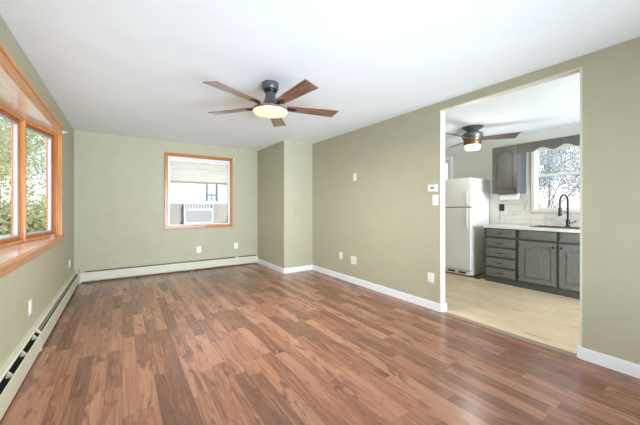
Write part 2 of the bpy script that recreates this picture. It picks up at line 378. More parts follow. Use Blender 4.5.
for i in range(4):
    A, B = bowp[i], bowp[i+1]
    bm = bmn(); pane_frame(bm, A, B, .866, 2.114, .032, .09); fr = obj('frame', bm, M['oakZ'], w1)
    dA = (Vector(B)-Vector(A)).normalized(); A2 = Vector(A)+dA*.034; B2 = Vector(B)-dA*.034
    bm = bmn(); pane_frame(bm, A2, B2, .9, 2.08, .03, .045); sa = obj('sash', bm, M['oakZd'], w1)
    A3 = A2+dA*.03; B3 = B2-dA*.03
    bm = bmn(); pane_frame(bm, A3, B3, .93, 2.05, .016, .03); obj('glazing_bead', bm, M['grey_track'], sa)
    A4 = A3+dA*.012; B4 = B3-dA*.012
    P, Q = Vector((*A4, 0)), Vector((*B4, 0)); u = (Q-P).normalized(); n = Vector((-u.y, u.x, 0)); Ln = (Q-P).length
    m4 = Matrix(((u.x, n.x, 0, P.x), (u.y, n.y, 0, P.y), (0, 0, 1, 0), (0, 0, 0, 1)))
    obj('glass', box(bmn(), 0, Ln, -.003, .003, .942, 2.038, 0, m4), M['glass'], sa)
    if i in (0, 3):
        c = Vector(A3)+(dA*.1 if i == 0 else dA*.35); bm = bmn()
        box(bm, c.x+.03, c.x+.075, c.y-.03, c.y+.03, .866, .885, .004)
        tube(bm, [(c.x+.055, c.y, .885), (c.x+.075, c.y-.03, .895), (c.x+.08, c.y-.10, .893), (c.x+.08, c.y-.115, .905)], .006, 8)
        obj('crank', bm, M['grey_track'], w1, label='grey metal crank handle')
for i in range(1, 4):
    x, y = bowp[i]; obj('mullion', box(bmn(), x-.04, x+.052, y-.022, y+.022, .866, 2.114, .006), M['oakZ'], w1)
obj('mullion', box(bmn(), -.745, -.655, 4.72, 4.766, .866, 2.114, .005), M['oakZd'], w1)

# back window
w2 = root_struct('window_2', (1.27, YB, .87), 'double-hung window framed in honey oak')
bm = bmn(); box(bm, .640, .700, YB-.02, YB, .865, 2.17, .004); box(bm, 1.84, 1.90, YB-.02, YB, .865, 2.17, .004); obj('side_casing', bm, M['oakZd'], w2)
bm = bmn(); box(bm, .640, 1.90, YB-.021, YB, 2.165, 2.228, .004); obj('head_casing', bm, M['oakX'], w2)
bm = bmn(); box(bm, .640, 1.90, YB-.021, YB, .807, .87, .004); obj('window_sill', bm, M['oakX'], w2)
bm = bmn(); box(bm, .70, .73, YB-.012, YB+.11, .87, 2.165); box(bm, 1.81, 1.84, YB-.012, YB+.11, .87, 2.165)
box(bm, .73, 1.81, YB-.012, YB+.11, 2.135, 2.165); box(bm, .73, 1.81, YB-.012, YB+.11, .87, .89); obj('frame', bm, M['vinyl'], w2)
bm = bmn()
for a in (.73, 1.77): box(bm, a, a+.04, YB+.07, YB+.10, 1.30, 2.135)
box(bm, .77, 1.77, YB+.07, YB+.10, 2.09, 2.135); box(bm, .77, 1.77, YB+.07, YB+.10, 1.30, 1.34); s = obj('upper_sash', bm, M['vinyl'], w2)
obj('glass', box(bmn(), .77, 1.77, YB+.083, YB+.087, 1.34, 2.09), M['glass'], s)
bm = bmn()
for a in (.73, 1.77): box(bm, a, a+.04, YB+.035, YB+.065, 1.285, 2.0)
box(bm, .77, 1.77, YB+.035, YB+.065, 1.285, 1.33); box(bm, .77, 1.77, YB+.035, YB+.065, 1.96, 2.0); s = obj('lower_sash', bm, M['vinyl'], w2)
obj('glass', box(bmn(), .77, 1.77, YB+.048, YB+.052, 1.33, 1.96), M['glass'], s)
# shade
sh = thing('window_shade', 'off-white pleated shade half drawn down in the oak-framed back window', 'window shade', (1.27, YB+.0, 1.68))
obj('headrail', box(bmn(), .735, 1.805, YB-.005, YB+.03, 2.085, 2.133, .004), M['vinyl'], sh)
bm = bmn(); n = 7; z0, z1 = 1.705, 2.085; vs = []
for i in range(n*2+1):
    z = z1-(z1-z0)*i/(n*2); y = YB+.004+(.012 if i % 2 else 0); vs.append((bm.verts.new((.745, y, z)), bm.verts.new((1.795, y, z))))
for a, b in zip(vs, vs[1:]):
    bm.faces.new((a[0], a[1], b[1], b[0]))
obj('pleated_cloth', bm, M['shade'], sh)
obj('bottom_rail', box(bmn(), .742, 1.798, YB-.002, YB+.024, 1.678, 1.706, .004), M['shaderail'], sh)
# air conditioner
AX0, AX1 = .965, 1.50; AY = YB-.07
ac = thing('air_conditioner', 'white window air conditioner mounted in the back window between accordion panels', 'air conditioner', ((AX0+AX1)/2, YB, .89))
obj('body', box(bmn(), AX0, AX1, AY+.02, YB+.30, .892, 1.275, .006), M['ac'], ac)
obj('front_bezel', box(bmn(), AX0-.006, AX1+.006, AY, AY+.022, .890, 1.282, .010), M['ac'], ac)
bm = bmn()
for k in range(13): z = .935+k*.0165; box(bm, AX0+.03, AX1-.03, AY-.004, AY+.004, z, z+.009, .001)
obj('intake_grille', bm, M['acgrey'], ac)
bm = bmn(); box(bm, AX0+.015, AX1-.015, AY-.002, AY+.004, 1.195, 1.262); obj('vent_recess', bm, M['acgrey'], ac)
bm = bmn()
for k in range(9): x = AX0+.03+k*.052; box(bm, x, x+.03, AY-.006, AY+.002, 1.202, 1.212+(.04 if k % 2 == 0 else .035), .002)
obj('vent_louvre', bm, M['ac'], ac)
obj('badge', lathe(bmn(), [(.014, -.004), (.014, .0)], (AX0+.045, AY, 1.165), 20, 'y'), M['acgrey'], ac)
for a, b in ((.731, AX0-.001), (AX1+.001, 1.809)):
    bm = bmn(); n = 16; top = []; 
    for i in range(n+1):
        x = a+(b-a)*i/n; y = YB+.05+(.010 if i % 2 else 0)
        top.append([bm.verts.new((x, y, .892)), bm.verts.new((x, y, 1.284)), bm.verts.new((x, y+.006, 1.284)), bm.verts.new((x, y+.006, .892))])
    for p, q in zip(top, top[1:]):
        for k in range(4): bm.faces.new((p[k], p[(k+1) % 4], q[(k+1) % 4], q[k]))
    bm.faces.new(top[0]); bm.faces.new(top[-1][::-1])
    obj('accordion_panel', bm, M['accordion'], ac)
bm = bmn(); tube(bm, [(AX0-.02, YB-.012, 1.24), (AX0-.028, YB-.02, 1.12), (AX0-.024, YB-.022, .99), (AX0-.03, YB-.018, .915)], .007, 8)
box(bm, AX0-.05, AX0-.014, YB-.034, YB-.008, .892, .93, .004); obj('power_cord', bm, M['black'], ac)
bm = bmn(); pts = [(1.803, YB-.016, 1.04), (1.806, YB-.02, .98), (1.795, YB-.02, .93), (1.77, YB-.018, .905), (1.72, YB-.018, .900), (1.70, YB-.018, .902)]
cc = tag(obj('coiled_cable', tube(bm, pts, .006, 8), M['black'], None, (1.77, YB-.018, .90)), 'short dark cable end at the right foot of the back window', 'cable')

# kitchen window and small window, unseen rear windows added to let in light
def simple_window_x(name, x, y0, y1, z0, z1, m, lab, rail=None, tw=.06, fw=.03):
    r = root_struct(name, (x, (y0+y1)/2, z0), lab)
    bm = bmn(); box(bm, x-.02, x, y0-tw, y0, z0-.04, z1+tw, .003); box(bm, x-.02, x, y1, y1+tw, z0-.04, z1+tw, .003)
    box(bm, x-.02, x, y0, y1, z1, z1+tw, .003); obj('casing', bm, m, r)
    obj('window_sill', box(bmn(), x-.045, x+.0, y0-tw, y1+tw, z0-.04, z0, .004), m, r)
    bm = bmn(); pane_frame(bm, (x+.06, y0), (x+.06, y1), z0, z1, fw, .10); obj('frame', bm, M['vinyl'], r)
    zs = [(z0+fw, z1-fw)] if rail is None else [(z0+fw, rail+.018), (rail-.018, z1-fw)]
    for i, (a, b) in enumerate(zs):
        xo = x+.045+.035*i
        bm = bmn(); pane_frame(bm, (xo, y0+fw), (xo, y1-fw), a, b, fw+.004, .03); s = obj('sash', bm, M['vinyl'], r)
        obj('glass', box(bmn(), xo-.002, xo+.002, y0+2*fw+.004, y1-2*fw-.004, a+fw+.004, b-fw-.004), M['glass'], s)
    return r
simple_window_x('window_3', XK, KW[0], KW[1], KW[2], KW[3], M['kwinwood'], 'kitchen double-hung window above the sink', 1.735, .045, .016)
simple_window_x('window_4', XK, SW[0], SW[1], SW[2], SW[3], M['white'], 'small bright window beyond the refrigerator')
for nm, (a, b, c, d) in (('added_window_5', RW), ('added_window_6', RK)):
    r = root_struct(nm, ((a+b)/2, YF, c)); bm = bmn(); pane_frame(bm, (a, YF-.06), (b, YF-.06), c, d, .05, .08)
    box(bm, (a+b)/2-.03, (a+b)/2+.03, YF-.09, YF-.03, c+.05, d-.05); obj('frame', bm, M['vinyl'], r)
    obj('glass', box(bmn(), a+.05, b-.05, YF-.063, YF-.057, c+.05, d-.05), M['glass'], r)

# ---------------------------------------------------------------- baseboard heaters
def prof_run(bm, prof, along, a0, a1, wallc, sgn):
    """closed profile [(distance from wall, z)] swept along an axis"""
    if along == 'y': pts = [(wallc+sgn*d, a0, z) for d, z in prof]; vec = (0, a1-a0, 0)
    else: pts = [(a0, wallc+sgn*d, z) for d, z in prof]; vec = (a1-a0, 0, 0)
    prism(bm, pts, vec)
COVER = [(0.001, .03), (0.001, .205), (.036, .203), (.046, .194), (.043, .192), (.034, .198), (.006, .199), (.006, .03)]
FRONT = [(.066, .158), (.072, .166), (.076, .160), (.078, .035), (.070, .022), (.066, .026), (.073, .038), (.070, .155)]
DAMP = [(.022, .176), (.056, .158), (.058, .161), (.024, .179)]
def heater(along, a0, a1, wallc, sgn, base, lab, segs, damper_spans):
    h = thing('baseboard_heater', lab, 'heater', base, 'hydronic baseboard heaters')
    bm = bmn(); prof_run(bm, COVER, along, a0, a1, wallc, sgn); obj('back_cover', bm, M['cream'], h)
    for s0, s1 in segs:
        bm = bmn(); prof_run(bm, FRONT, along, s0+.002, s1-.002, wallc, sgn); obj('front_panel', bm, M['cream'], h)
    bm = bmn(); n = int((a1-a0-.1)/.02)
    for k in range(n):
        a = a0+.05+k*.02
        if along == 'y': box(bm, *sorted((wallc+sgn*.012, wallc+sgn*.062)), a, a+.004, .05, .150)
        else: box(bm, a, a+.004, *sorted((wallc+sgn*.012, wallc+sgn*.062)), .05, .150)
    if along == 'y': tube(bm, [(wallc+sgn*.037, a0+.02, .1), (wallc+sgn*.037, a1-.02, .1)], .012)
    else: tube(bm, [(a0+.02, wallc+sgn*.037, .1), (a1-.02, wallc+sgn*.037, .1)], .012)
    obj('fin_element', bm, M['fin'], h)
    for s0, s1 in damper_spans:
        bm = bmn(); prof_run(bm, DAMP, along, s0, s1, wallc, sgn); obj('damper', bm, M['damper'], h)
    caps = [a0, a1-.012]+[s[1]-.022 for s in segs[:-1]]
    for c in caps:
        w = .012 if c in (a0, a1-.012) else .044
        bm = bmn(); P = [(0, .0), (0, .208), (.052, .204), (.082, .165), (.082, .0)] if w < .02 else [(.052, .204), (.078, .172), (.081, .165), (.081, .02), (.078, .02), (.078, .163), (.052, .199), (.03, .199), (.03, .208)]
        prof_run(bm, P, along, c, c+w, wallc, sgn); obj('end_cap' if w < .02 else 'splice_plate', bm, M['cream'], h)
    # slot brackets
    a = a0+.3
    while a < a1-.1:
        if not any(p-.02 < a < q for p, q in damper_spans):
            P = [(.03, .14), (.044, .188), (.066, .160), (.066, .14)]; bm = bmn(); prof_run(bm, P, along, a, a+.012, wallc, sgn); obj('bracket', bm, M['cream'], h)
        a += .32
    return h
heater('y', -1.2, 5.98, XL, 1, (XL+.04, 2.4, 0), 'long cream baseboard heater along the left wall under the bow window', [(-1.2, 1.2), (1.2, 3.33), (3.33, 5.98)], [(3.36, 5.95)])
heater('x', -.556, 2.44, YB, -1, (.94, YB-.04, 0), 'cream baseboard heater along the back wall below the oak-framed window', [(-.556, 1.97), (1.97, 2.44)], [(-.5, 1.94), (2.0, 2.40)])

# ---------------------------------------------------------------- wall plates (local, facing +y)
def plate_base(name, label, cat, w, h, group=None, kind='outlet'):
    t = thing(name, label, cat, (0, 0, 0), group)
    obj('cover_plate', box(bmn(), -w/2, w/2, 0, .006, -h/2, h/2, .002), M['plate'], t)
    if kind == 'outlet':
        for s in (-1, 1):
            f = obj('socket', box(bmn(), -.017, .017, .005, .009, s*.021-.014, s*.021+.014, .002), M['plate'], t)
            bm = bmn()
            for q in (-1, 1): box(bm, q*.007-.0015, q*.007+.0015, .0085, .0095, s*.021-.004, s*.021+.007)
            obj('slot', bm, M['darkslot'], f)
    elif kind == 'switch':
        obj('rocker', box(bmn(), -.016, .016, .005, .011, -.033, .033, .002), M['plate'], t)
    elif kind == 'blank':
        for s in (-1, 1): obj('screw', lathe(bmn(), [(.004, 0), (.004, .0075)], (0, 0, s*h*.38), 10, 'y'), M['plate'], t)
    elif kind == 'coax':
        for q in (-1, 1):
            obj('jack', lathe(bmn(), [(.007, 0), (.007, .014)], (q*w*.2, 0, 0), 12, 'y'), M['grey_track'], t)
    return t
o0 = plate_base('wall_outlet', 'white outlet on the back wall below the right half of the window', 'outlet', .085, .12, None)
o0.location = (1.245, YB, .385); o0.rotation_euler = (0, 0, math.pi)
dup(o0, (1.978, YB, .405), math.pi, 'white outlet on the back wall right of the window, nearest the chase corner')
dup(o0, (XL, 3.385, .385), -math.pi/2, 'white outlet on the left wall below the bow window')
dup(o0, (XL, 5.592, .395), -math.pi/2, 'small white outlet on the left wall beside the back corner')
dup(o0, (XR, 3.9, .398), math.pi/2, 'white outlet low on the right wall, left of the wide double jack plate')
dup(o0, (XR, 2.157, .373), math.pi/2, 'white outlet low on the right wall nearest the kitchen opening')
p = plate_base('cable_jack_plate', 'wide white double jack plate low on the right wall', 'wall plate', .125, .125, None, 'coax'); p.location = (XR, 3.572, .367); p.rotation_euler = (0, 0, math.pi/2)
p = plate_base('blank_plate', 'white plate high on the middle of the right wall', 'wall plate', .078, .12, None, 'blank'); p.location = (XR, 3.54, 1.70); p.rotation_euler = (0, 0, math.pi/2)
p = plate_base('light_switch', 'white light switch below the thermostat by the kitchen opening', 'light switch', .08, .125, None, 'switch'); p.location = (XR, 2.096, 1.303); p.rotation_euler = (0, 0, math.pi/2)
t = thing('thermostat', 'small white thermostat with grey display by the kitchen opening', 'thermostat', (XR, 2.125, 1.446))
obj('housing', box(bmn(), XR-.024, XR, 2.065, 2.187, 1.404, 1.488, .006), M['plate'], t)
obj('display', box(bmn(), XR-.026, XR-.022, 2.100, 2.150, 1.437, 1.462, .001), mat('grey_display', srgb(150, 156, 148), .3), t)
# curtain rod brackets above windows
def bracket(loc, lab, sgn=(0, -1)):
    bm = bmn(); x, y, z = loc
    box(bm, x-.012, x+.012, y-.012, y+.012, z-.022, z+.022, .004)
    box(bm, min(x, x+sgn[0]*.045)-.005, max(x, x+sgn[0]*.045)+.005, min(y, y+sgn[1]*.045)-.005, max(y, y+sgn[1]*.045)+.005, z-.006, z+.008, .002)
    tag(obj('curtain_rod_bracket', bm, M['vinyl'], None, loc), lab, 'bracket')
bracket((.615, YB-.014, 2.22), 'small white rod bracket at the upper left corner of the back window')
bracket((1.925, YB-.014, 2.20), 'small white rod bracket at the upper right corner of the back window')
bracket((XL+.014, 4.88, 2.17), 'small white rod bracket at the far top corner of the bow window', (1, 0))

# ---------------------------------------------------------------- ceiling fan, living room
FX, FY = 1.21, 2.66
fan = thing('ceiling_fan', 'five-blade walnut ceiling fan with gunmetal motor and round glowing light, in the living room', 'ceiling fan', (FX, FY, 2.445))
obj('canopy', lathe(bmn(), [(.078, 2.445), (.080, 2.44), (.080, 2.385), (.074, 2.376), (.05, 2.374)], (FX, FY, 0)), M['fanmetal'], fan, smooth=True)
obj('canopy_band', lathe(bmn(), [(.064, 2.374), (.066, 2.37), (.060, 2.352), (.042, 2.348)], (FX, FY, 0)), M['fandark'], fan, smooth=True)
obj('motor_housing', lathe(bmn(), [(.046, 2.349), (.048, 2.33), (.052, 2.30), (.064, 2.26), (.080, 2.235), (.10, 2.222), (.10, 2.190)], (FX, FY, 0)), M['fanmetal'], fan, smooth=True)
obj('light_rim', lathe(bmn(), [(.10, 2.200), (.155, 2.196), (.172, 2.186), (.174, 2.168), (.165, 2.164)], (FX, FY, 0), 48), M['walnut'], fan, smooth=True)
obj('light_lens', lathe(bmn(), [(.168, 2.166), (.169, 2.158), (.160, 2.146), (.12, 2.138), (.05, 2.135)], (FX, FY, 0), 48), M['led'], fan, smooth=True)
def blade_mesh(r0, r1, w0, w1, th, slant):
    bm = bmn(); pts = []
    n = 8
    low = [(r0+(r1-r0)*i/n, -(w0+(w1-w0)*(i/n)**.8)/2) for i in range(n+1)]
    up = [(r0+(r1-slant-r0)*i/n, (w0+(w1-w0)*(i/n)**.8)/2) for i in range(n+1)]
    pts = [(x, y, -th/2) for x, y in low]+[(x, y, -th/2) for x, y in reversed(up)]
    prism(bm, pts, (0, 0, th)); bmesh.ops.bevel(bm, geom=[e for e in bm.edges if len(e.link_faces) == 2 and abs(e.calc_face_angle(0)) > 1], offset=.0015, segments=1, affect='EDGES')
    return bm
def arm_mesh(r0, r1):
    bm = bmn(); prism(bm, [(r0, -.016, -.012), (r1-.03, -.022, -.012), (r1, 0, -.012), (r1-.03, .022, -.012), (r0, .016, -.012)], (0, 0, .006))
    for x in (r1-.035, r1-.075): lathe(bm, [(.005, -.016), (.006, -.012)], (x, 0, 0), 10)
    return bm
proto = None
for a in (-15, 56, 128, 202, 274):
    if proto is None:
        b = obj('blade', blade_mesh(.16, .70, .095, .150, .007, .022), M['walnut'], None); ar = obj('blade_iron', arm_mesh(.09, .27), M['fandark'], None); proto = (b, ar)
    else: b = proto[0].copy(); ar = proto[1].copy(); C.objects.link(b); C.objects.link(ar)
    b.parent = fan; b.location = (0, 0, 2.212-2.445); b.rotation_euler = (R_(-9), 0, R_(a))
    # tilt about the blade's own axis first, then turn
    b.rotation_mode = 'XYZ'; ar.parent = b; ar.location = (0, 0, 0); ar.rotation_euler = (0, 0, 0)
pl = bpy.data.lights.new('fan_lamp', 'AREA'); pl.shape = 'DISK'; pl.size = .3; pl.energy = 48; pl.color = (.97, .97, .95)
po = bpy.data.objects.new('fan_lamp', pl); C.objects.link(po); po.location = (FX, FY, 2.128)

# kitchen fan
GX, GY = 4.45, 2.40
kf = thing('ceiling_fan', 'small kitchen ceiling fan with grey blades and copper-banded light', 'ceiling fan', (GX, GY, 2.445))
obj('canopy', lathe(bmn(), [(.150, 2.445), (.152, 2.436), (.13, 2.424), (.085, 2.39), (.07, 2.36)], (GX, GY, 0)), M['pewter'], kf, smooth=True)
obj('motor_housing', lathe(bmn(), [(.07, 2.361), (.13, 2.352), (.145, 2.335), (.145, 2.285), (.132, 2.268), (.126, 2.235)], (GX, GY, 0)), M['pewter'], kf, smooth=True)
obj('copper_band', lathe(bmn(), [(.122, 2.237), (.124, 2.23), (.122, 2.175), (.116, 2.168)], (GX, GY, 0)), M['copper'], kf, smooth=True)
obj('light_lens', lathe(bmn(), [(.113, 2.170), (.115, 2.155), (.110, 2.12), (.095, 2.102), (.05, 2.096)], (GX, GY, 0)), M['kled'], kf, smooth=True)
proto = None
for a in (-60, 60, 180):
    if proto is None: b = obj('blade', blade_mesh(.13, .61, .10, .165, .006, .05), M['kblade'], None); proto = b
    else: b = proto.copy(); C.objects.link(b)
    b.parent = kf; b.location = (0, 0, 2.262-2.445); b.rotation_euler = (R_(-17), 0, R_(a))
pl = bpy.data.lights.new('kitchen_fan_lamp', 'POINT'); pl.shadow_soft_size = .09; pl.energy = 14; pl.color = (1, .97, .93)
po = bpy.data.objects.new('kitchen_fan_lamp', pl); C.objects.link(po); po.location = (GX, GY, 1.995)

# ---------------------------------------------------------------- refrigerator
FR0, FR1, FRX = 2.705, 3.455, 4.955
fr = thing('refrigerator', 'white top-freezer refrigerator standing at the left end of the kitchen counter', 'refrigerator', (5.3, 3.08, 0))
obj('body', box(bmn(), FRX+.06, XK-.03, FR0, FR1, .03, 1.725, .006), M['fridge'], fr)
obj('gasket', box(bmn(), FRX+.048, FRX+.061, FR0+.01, FR1-.01, .10, 1.715), M['fridgegap'], fr)
d = obj('freezer_door', box(bmn(), FRX, FRX+.05, FR0, FR1, 1.222, 1.728, .010), M['fridge'], fr)
def fh(z0, z1):
    bm = bmn(); y = FR0+.055; tube(bm, [(FRX+.005, y, z0), (FRX-.018, y, z0+.03), (FRX-.020, y, (z0+z1)/2), (FRX-.018, y, z1-.03), (FRX+.005, y, z1)], [.009, .008, .008, .008, .009], 10); return bm
obj('handle', fh(1.25, 1.50), M['ac'], d, smooth=True)
d = obj('refrigerator_door', box(bmn(), FRX, FRX+.05, FR0, FR1, .115, 1.208, .010), M['fridge'], fr)
obj('handle', fh(.86, 1.19), M['ac'], d, smooth=True)
bm = bmn(); box(bm, FRX+.02, FRX+.062, FR0+.02, FR1-.02, .028, .105, .004); g = obj('base_grille', bm, M['ac'], fr)
bm = bmn()
for y in (FR0+.16, FR0+.36, FR0+.56): box(bm, FRX+.017, FRX+.024, y-.07, y+.07, .050, .082)
obj('grille_slot', bm, M['darkslot'], g)
for x in (FRX+.10, XK-.1):
    for y in (FR0+.05, FR1-.05): obj('foot', lathe(bmn(), [(.02, 0), (.02, .035)], (x, y, 0), 12), M['black'], fr)
obj('hinge_cap', box(bmn(), FRX+.02, FRX+.11, FR1-.09, FR1-.01, 1.726, 1.742, .004), M['ac'], fr)
bm = bmn(); tube(bm, [(5.10, 2.69, .008), (5.05, 2.60, .008), (4.99, 2.56, .008), (4.97, 2.62, .008), (5.02, 2.68, .008), (5.08, 2.62, .009), (5.15, 2.56, .009), (5.25, 2.6, .008)], .007, 8)
tag(obj('power_cord', bm, M['black'], None, (5.05, 2.6, 0), True), 'black cord coiled on the floor between refrigerator and drawers', 'cord')

# ---------------------------------------------------------------- base cabinets
CF = 4.99      # carcass front; door faces at CF-.02
def yz(pts, x): return [(x, y, z) for y, z in pts]
def outline(y0, y1, z0, z1, arch, n=16):
    """counter-clockwise outline of a panel, cathedral arch on top when arch > 0 (matched point count)"""
    pts = [(y0, z0), (y1, z0)]
    for i in range(n+1):
        s = i/n; y = y1+(y0-y1)*s; d = abs(s-.5)*2
        k = 0 if d > .72 else .5+.5*math.cos(math.pi*d/.72)
        pts.append((y, z1-arch+arch*k))
    return pts
def rectmatch(y0, y1, z0, z1, n=16): return outline(y0, y1, z0, z1, 0, n)
def panel_door(name, y0, y1, z0, z1, x, m, parent, arch=.045, st=.055):
    """raised-panel front facing -x, back at x"""
    bm = bmn(); box(bm, x-.012, x, y0, y1, z0, z1)
    o = rectmatch(y0, y1, z0, z1); i = outline(y0+st, y1-st, z0+st, z1-st, arch)
    ring(bm, yz(o, x-.012), yz(i, x-.012), (-.009, 0, 0))
    g = .012; a = outline(y0+st+g, y1-st-g, z0+st+g, z1-st-g, arch); b2 = outline(y0+st+g+.022, y1-st-g-.022, z0+st+g+.022, z1-st-g-.022, arch)
    A = [bm.verts.new(p) for p in yz(a, x-.0125)]; B = [bm.verts.new(p) for p in yz(b2, x-.019)]
    for k in range(len(A)): j = (k+1) % len(A); bm.faces.new((A[k], A[j], B[j], B[k]))
    bm.faces.new(B)
    return obj(name, bm, m, parent)
def knob(y, z, x, parent):
    obj('knob', lathe(bmn(), [(.006, 0), (.006, -.012), (.014, -.018), (.014, -.026), (.008, -.029)], (x, y, z), 14, 'x'), M['pull'], parent, smooth=True)
def pull(y, z, x, parent):
    bm = bmn(); tube(bm, [(x, y-.045, z), (x-.022, y-.04, z), (x-.026, y, z-.004), (x-.022, y+.04, z), (x, y+.045, z)], .005, 8); obj('handle', bm, M['pull'], parent, smooth=True)
def drawer(y0, y1, z0, z1, parent, nm='drawer', hp=True):
    bm = bmn(); x = CF; box(bm, x-.014, x, y0, y1, z0, z1, .003); box(bm, x-.020, x-.013, y0+.014, y1-.014, z0+.014, z1-.014, .003)
    box(bm, x-.024, x-.019, y0+.034, y1-.034, z0+.034, z1-.034, .002)
    d = obj(nm, bm, M['cabH'], parent)
    if hp: pull((y0+y1)/2, (z0+z1)/2, x-.023, d)
    return d
ZT = .880
def cabinet(y0, y1, lab):
    t = thing('base_cabinet', lab, 'cabinet', (5.3, (y0+y1)/2, 0), 'grey-green kitchen base cabinets')
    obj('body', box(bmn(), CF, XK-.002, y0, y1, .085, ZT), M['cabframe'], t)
    obj('toe_kick', box(bmn(), CF+.012, XK-.002, y0, y1, 0, .085), M['toe'], t)
    return t
t = cabinet(2.003, 2.487, 'narrow grey-green base cabinet with a stack of five drawers beside the refrigerator')
for z0, z1 in ((.743, .872), (.583, .712), (.424, .553), (.262, .393), (.100, .232)): drawer(2.030, 2.462, z0, z1, t)
t = cabinet(1.0, 2.001, 'wide grey-green sink cabinet with two arched doors under the faucet')
for y0, y1, ky, hy in ((1.515, 1.975, 1.545, 1.975), (1.022, 1.482, 1.452, 1.022)):
    dd = panel_door('door', y0, y1, .11, .712, CF, M['cab'], t); knob(ky, .655, CF-.02, dd)
    for z in (.17, .64): obj('hinge', box(bmn(), CF-.024, CF-.0, hy-.004, hy+.012, z-.025, z+.025, .002), M['pull'], dd)
    drawer(y0, y1, .743, .872, t, 'false_drawer_front', False)
t = cabinet(.30, .998, 'grey-green base cabinet at the near end of the counter, mostly behind the wall')
for y0, y1 in ((.655, .975), (.322, .642)): dd = panel_door('door', y0, y1, .11, .712, CF, M['cab'], t); knob(y0+.03, .655, CF-.02, dd)
drawer(.322, .975, .743, .872, t)
# countertop with sink cut-out
SK = (5.10, 5.44, 1.10, 1.86)
bm = bmn(); z0, z1 = ZT+.001, .920; y0, y1 = .28, 2.505; x0 = 4.955
box(bm, x0, SK[0], y0, y1, z0, z1); box(bm, SK[1], XK-.011, y0, y1, z0, z1); box(bm, SK[0], SK[1], y0, SK[2], z0, z1); box(bm, SK[0], SK[1], SK[3], y1, z0, z1)
tag(obj('countertop', bm, M['counter'], None, (5.3, 1.4, z0)), 'long white countertop lying on the grey-green base cabinets', 'countertop')
bm = bmn(); a, b, c, d = SK; w = .004
o = [(a-.02, c-.02), (b+.02, c-.02), (b+.02, d+.02), (a-.02, d+.02)]; i = [(a+w, c+w), (b-w, c+w), (b-w, d-w), (a+w, d-w)]
ring(bm, [(x, y, .9205) for x, y in o], [(x, y, .9205) for x, y in i], (0, 0, .008))
sk = thing('kitchen_sink', 'brown drop-in sink set in the white countertop below the kitchen window', 'sink', (5.27, 1.48, .92))
obj('rim', bm, M['sink'], sk)
bm = bmn(); zb = .885
box(bm, a+.001, a+.006, c+.001, d-.001, zb, .922); box(bm, b-.006, b-.001, c+.001, d-.001, zb, .922); box(bm, a+.006, b-.006, c+.001, c+.006, zb, .922); box(bm, a+.006, b-.006, d-.006, d-.001, zb, .922)
box(bm, a+.001, b-.001, c+.001, d-.001, zb-.004, zb); obj('basin', bm, M['sink'], sk)
# faucet
FXX, FYY = 5.505, 1.535
fc = thing('faucet', 'tall black spring-neck faucet behind the sink under the kitchen window', 'faucet', (FXX, FYY, .92))
obj('base', lathe(bmn(), [(.032, .9201), (.032, .93), (.024, .936), (.024, 1.03), (.018, 1.04)], (FXX, FYY, 0), 20), M['black'], fc, smooth=True)
tip = Vector((FXX-.165, FYY+.045, 0)); pts = []
for k in range(14):
    a = math.pi*k/13; c = (1-math.cos(a))/2
    pts.append((FXX+(tip.x-FXX)*c, FYY+(tip.y-FYY)*c, 1.30+.10*math.sin(a)))
obj('spring_neck', tube(bmn(), [(FXX, FYY, 1.03), (FXX, FYY, 1.17)]+pts+[(tip.x, tip.y, 1.21)], .0125, 12), M['black'], fc, smooth=True)
bm = bmn(); P = [Vector((FXX, FYY, 1.06+.02*k)) for k in range(12)]
for p in P+[Vector(q) for q in pts]: 
    i = 0
for k in range(12): lathe(bm, [(.0135, -.004), (.018, 0), (.0135, .004)], (FXX, FYY, 1.07+k*.02), 12)
obj('spring', bm, M['black'], fc)
obj('spray_head', lathe(bmn(), [(.014, 1.22), (.020, 1.20), (.020, 1.13), (.027, 1.115), (.025, 1.085)], (tip.x, tip.y, 0), 16), M['black'], fc, smooth=True)
bm = bmn(); tube(bm, [(FXX, FYY+.0, .985), (FXX-.01, FYY-.05, .985), (FXX-.02, FYY-.10, 1.015)], .008, 8); obj('handle', bm, M['black'], fc, smooth=True)
bm = bmn(); tube(bm, [(FXX, FYY, 1.14), (tip.x, tip.y, 1.16)], .006, 8); obj('holder_arm', bm, M['black'], fc)
# backsplash
bm = bmn(); box(bm, XK-.010, XK-.0005, .28, 2.52, .925, 1.125); box(bm, XK-.010, XK-.0005, 2.045, 2.52, 1.125, 1.55); box(bm, XK-.010, XK-.0005, .28, .915, 1.125, 1.55)
struct('trim_3', bm, M['marble'], 'pale marble-look backsplash tiles')
p = thing('black_outlet', 'black outlet on the marble backsplash under the wall cabinet', 'outlet', (XK-.010, 2.503, 1.21))
obj('cover_plate', box(bmn(), XK-.017, XK-.010, 2.455, 2.535, 1.15, 1.27, .002), M['black'], p)
obj('socket', box(bmn(), XK-.020, XK-.016, 2.476, 2.514, 1.168, 1.252, .002), mat('charcoal_plastic', (.04, .04, .04), .4), p)

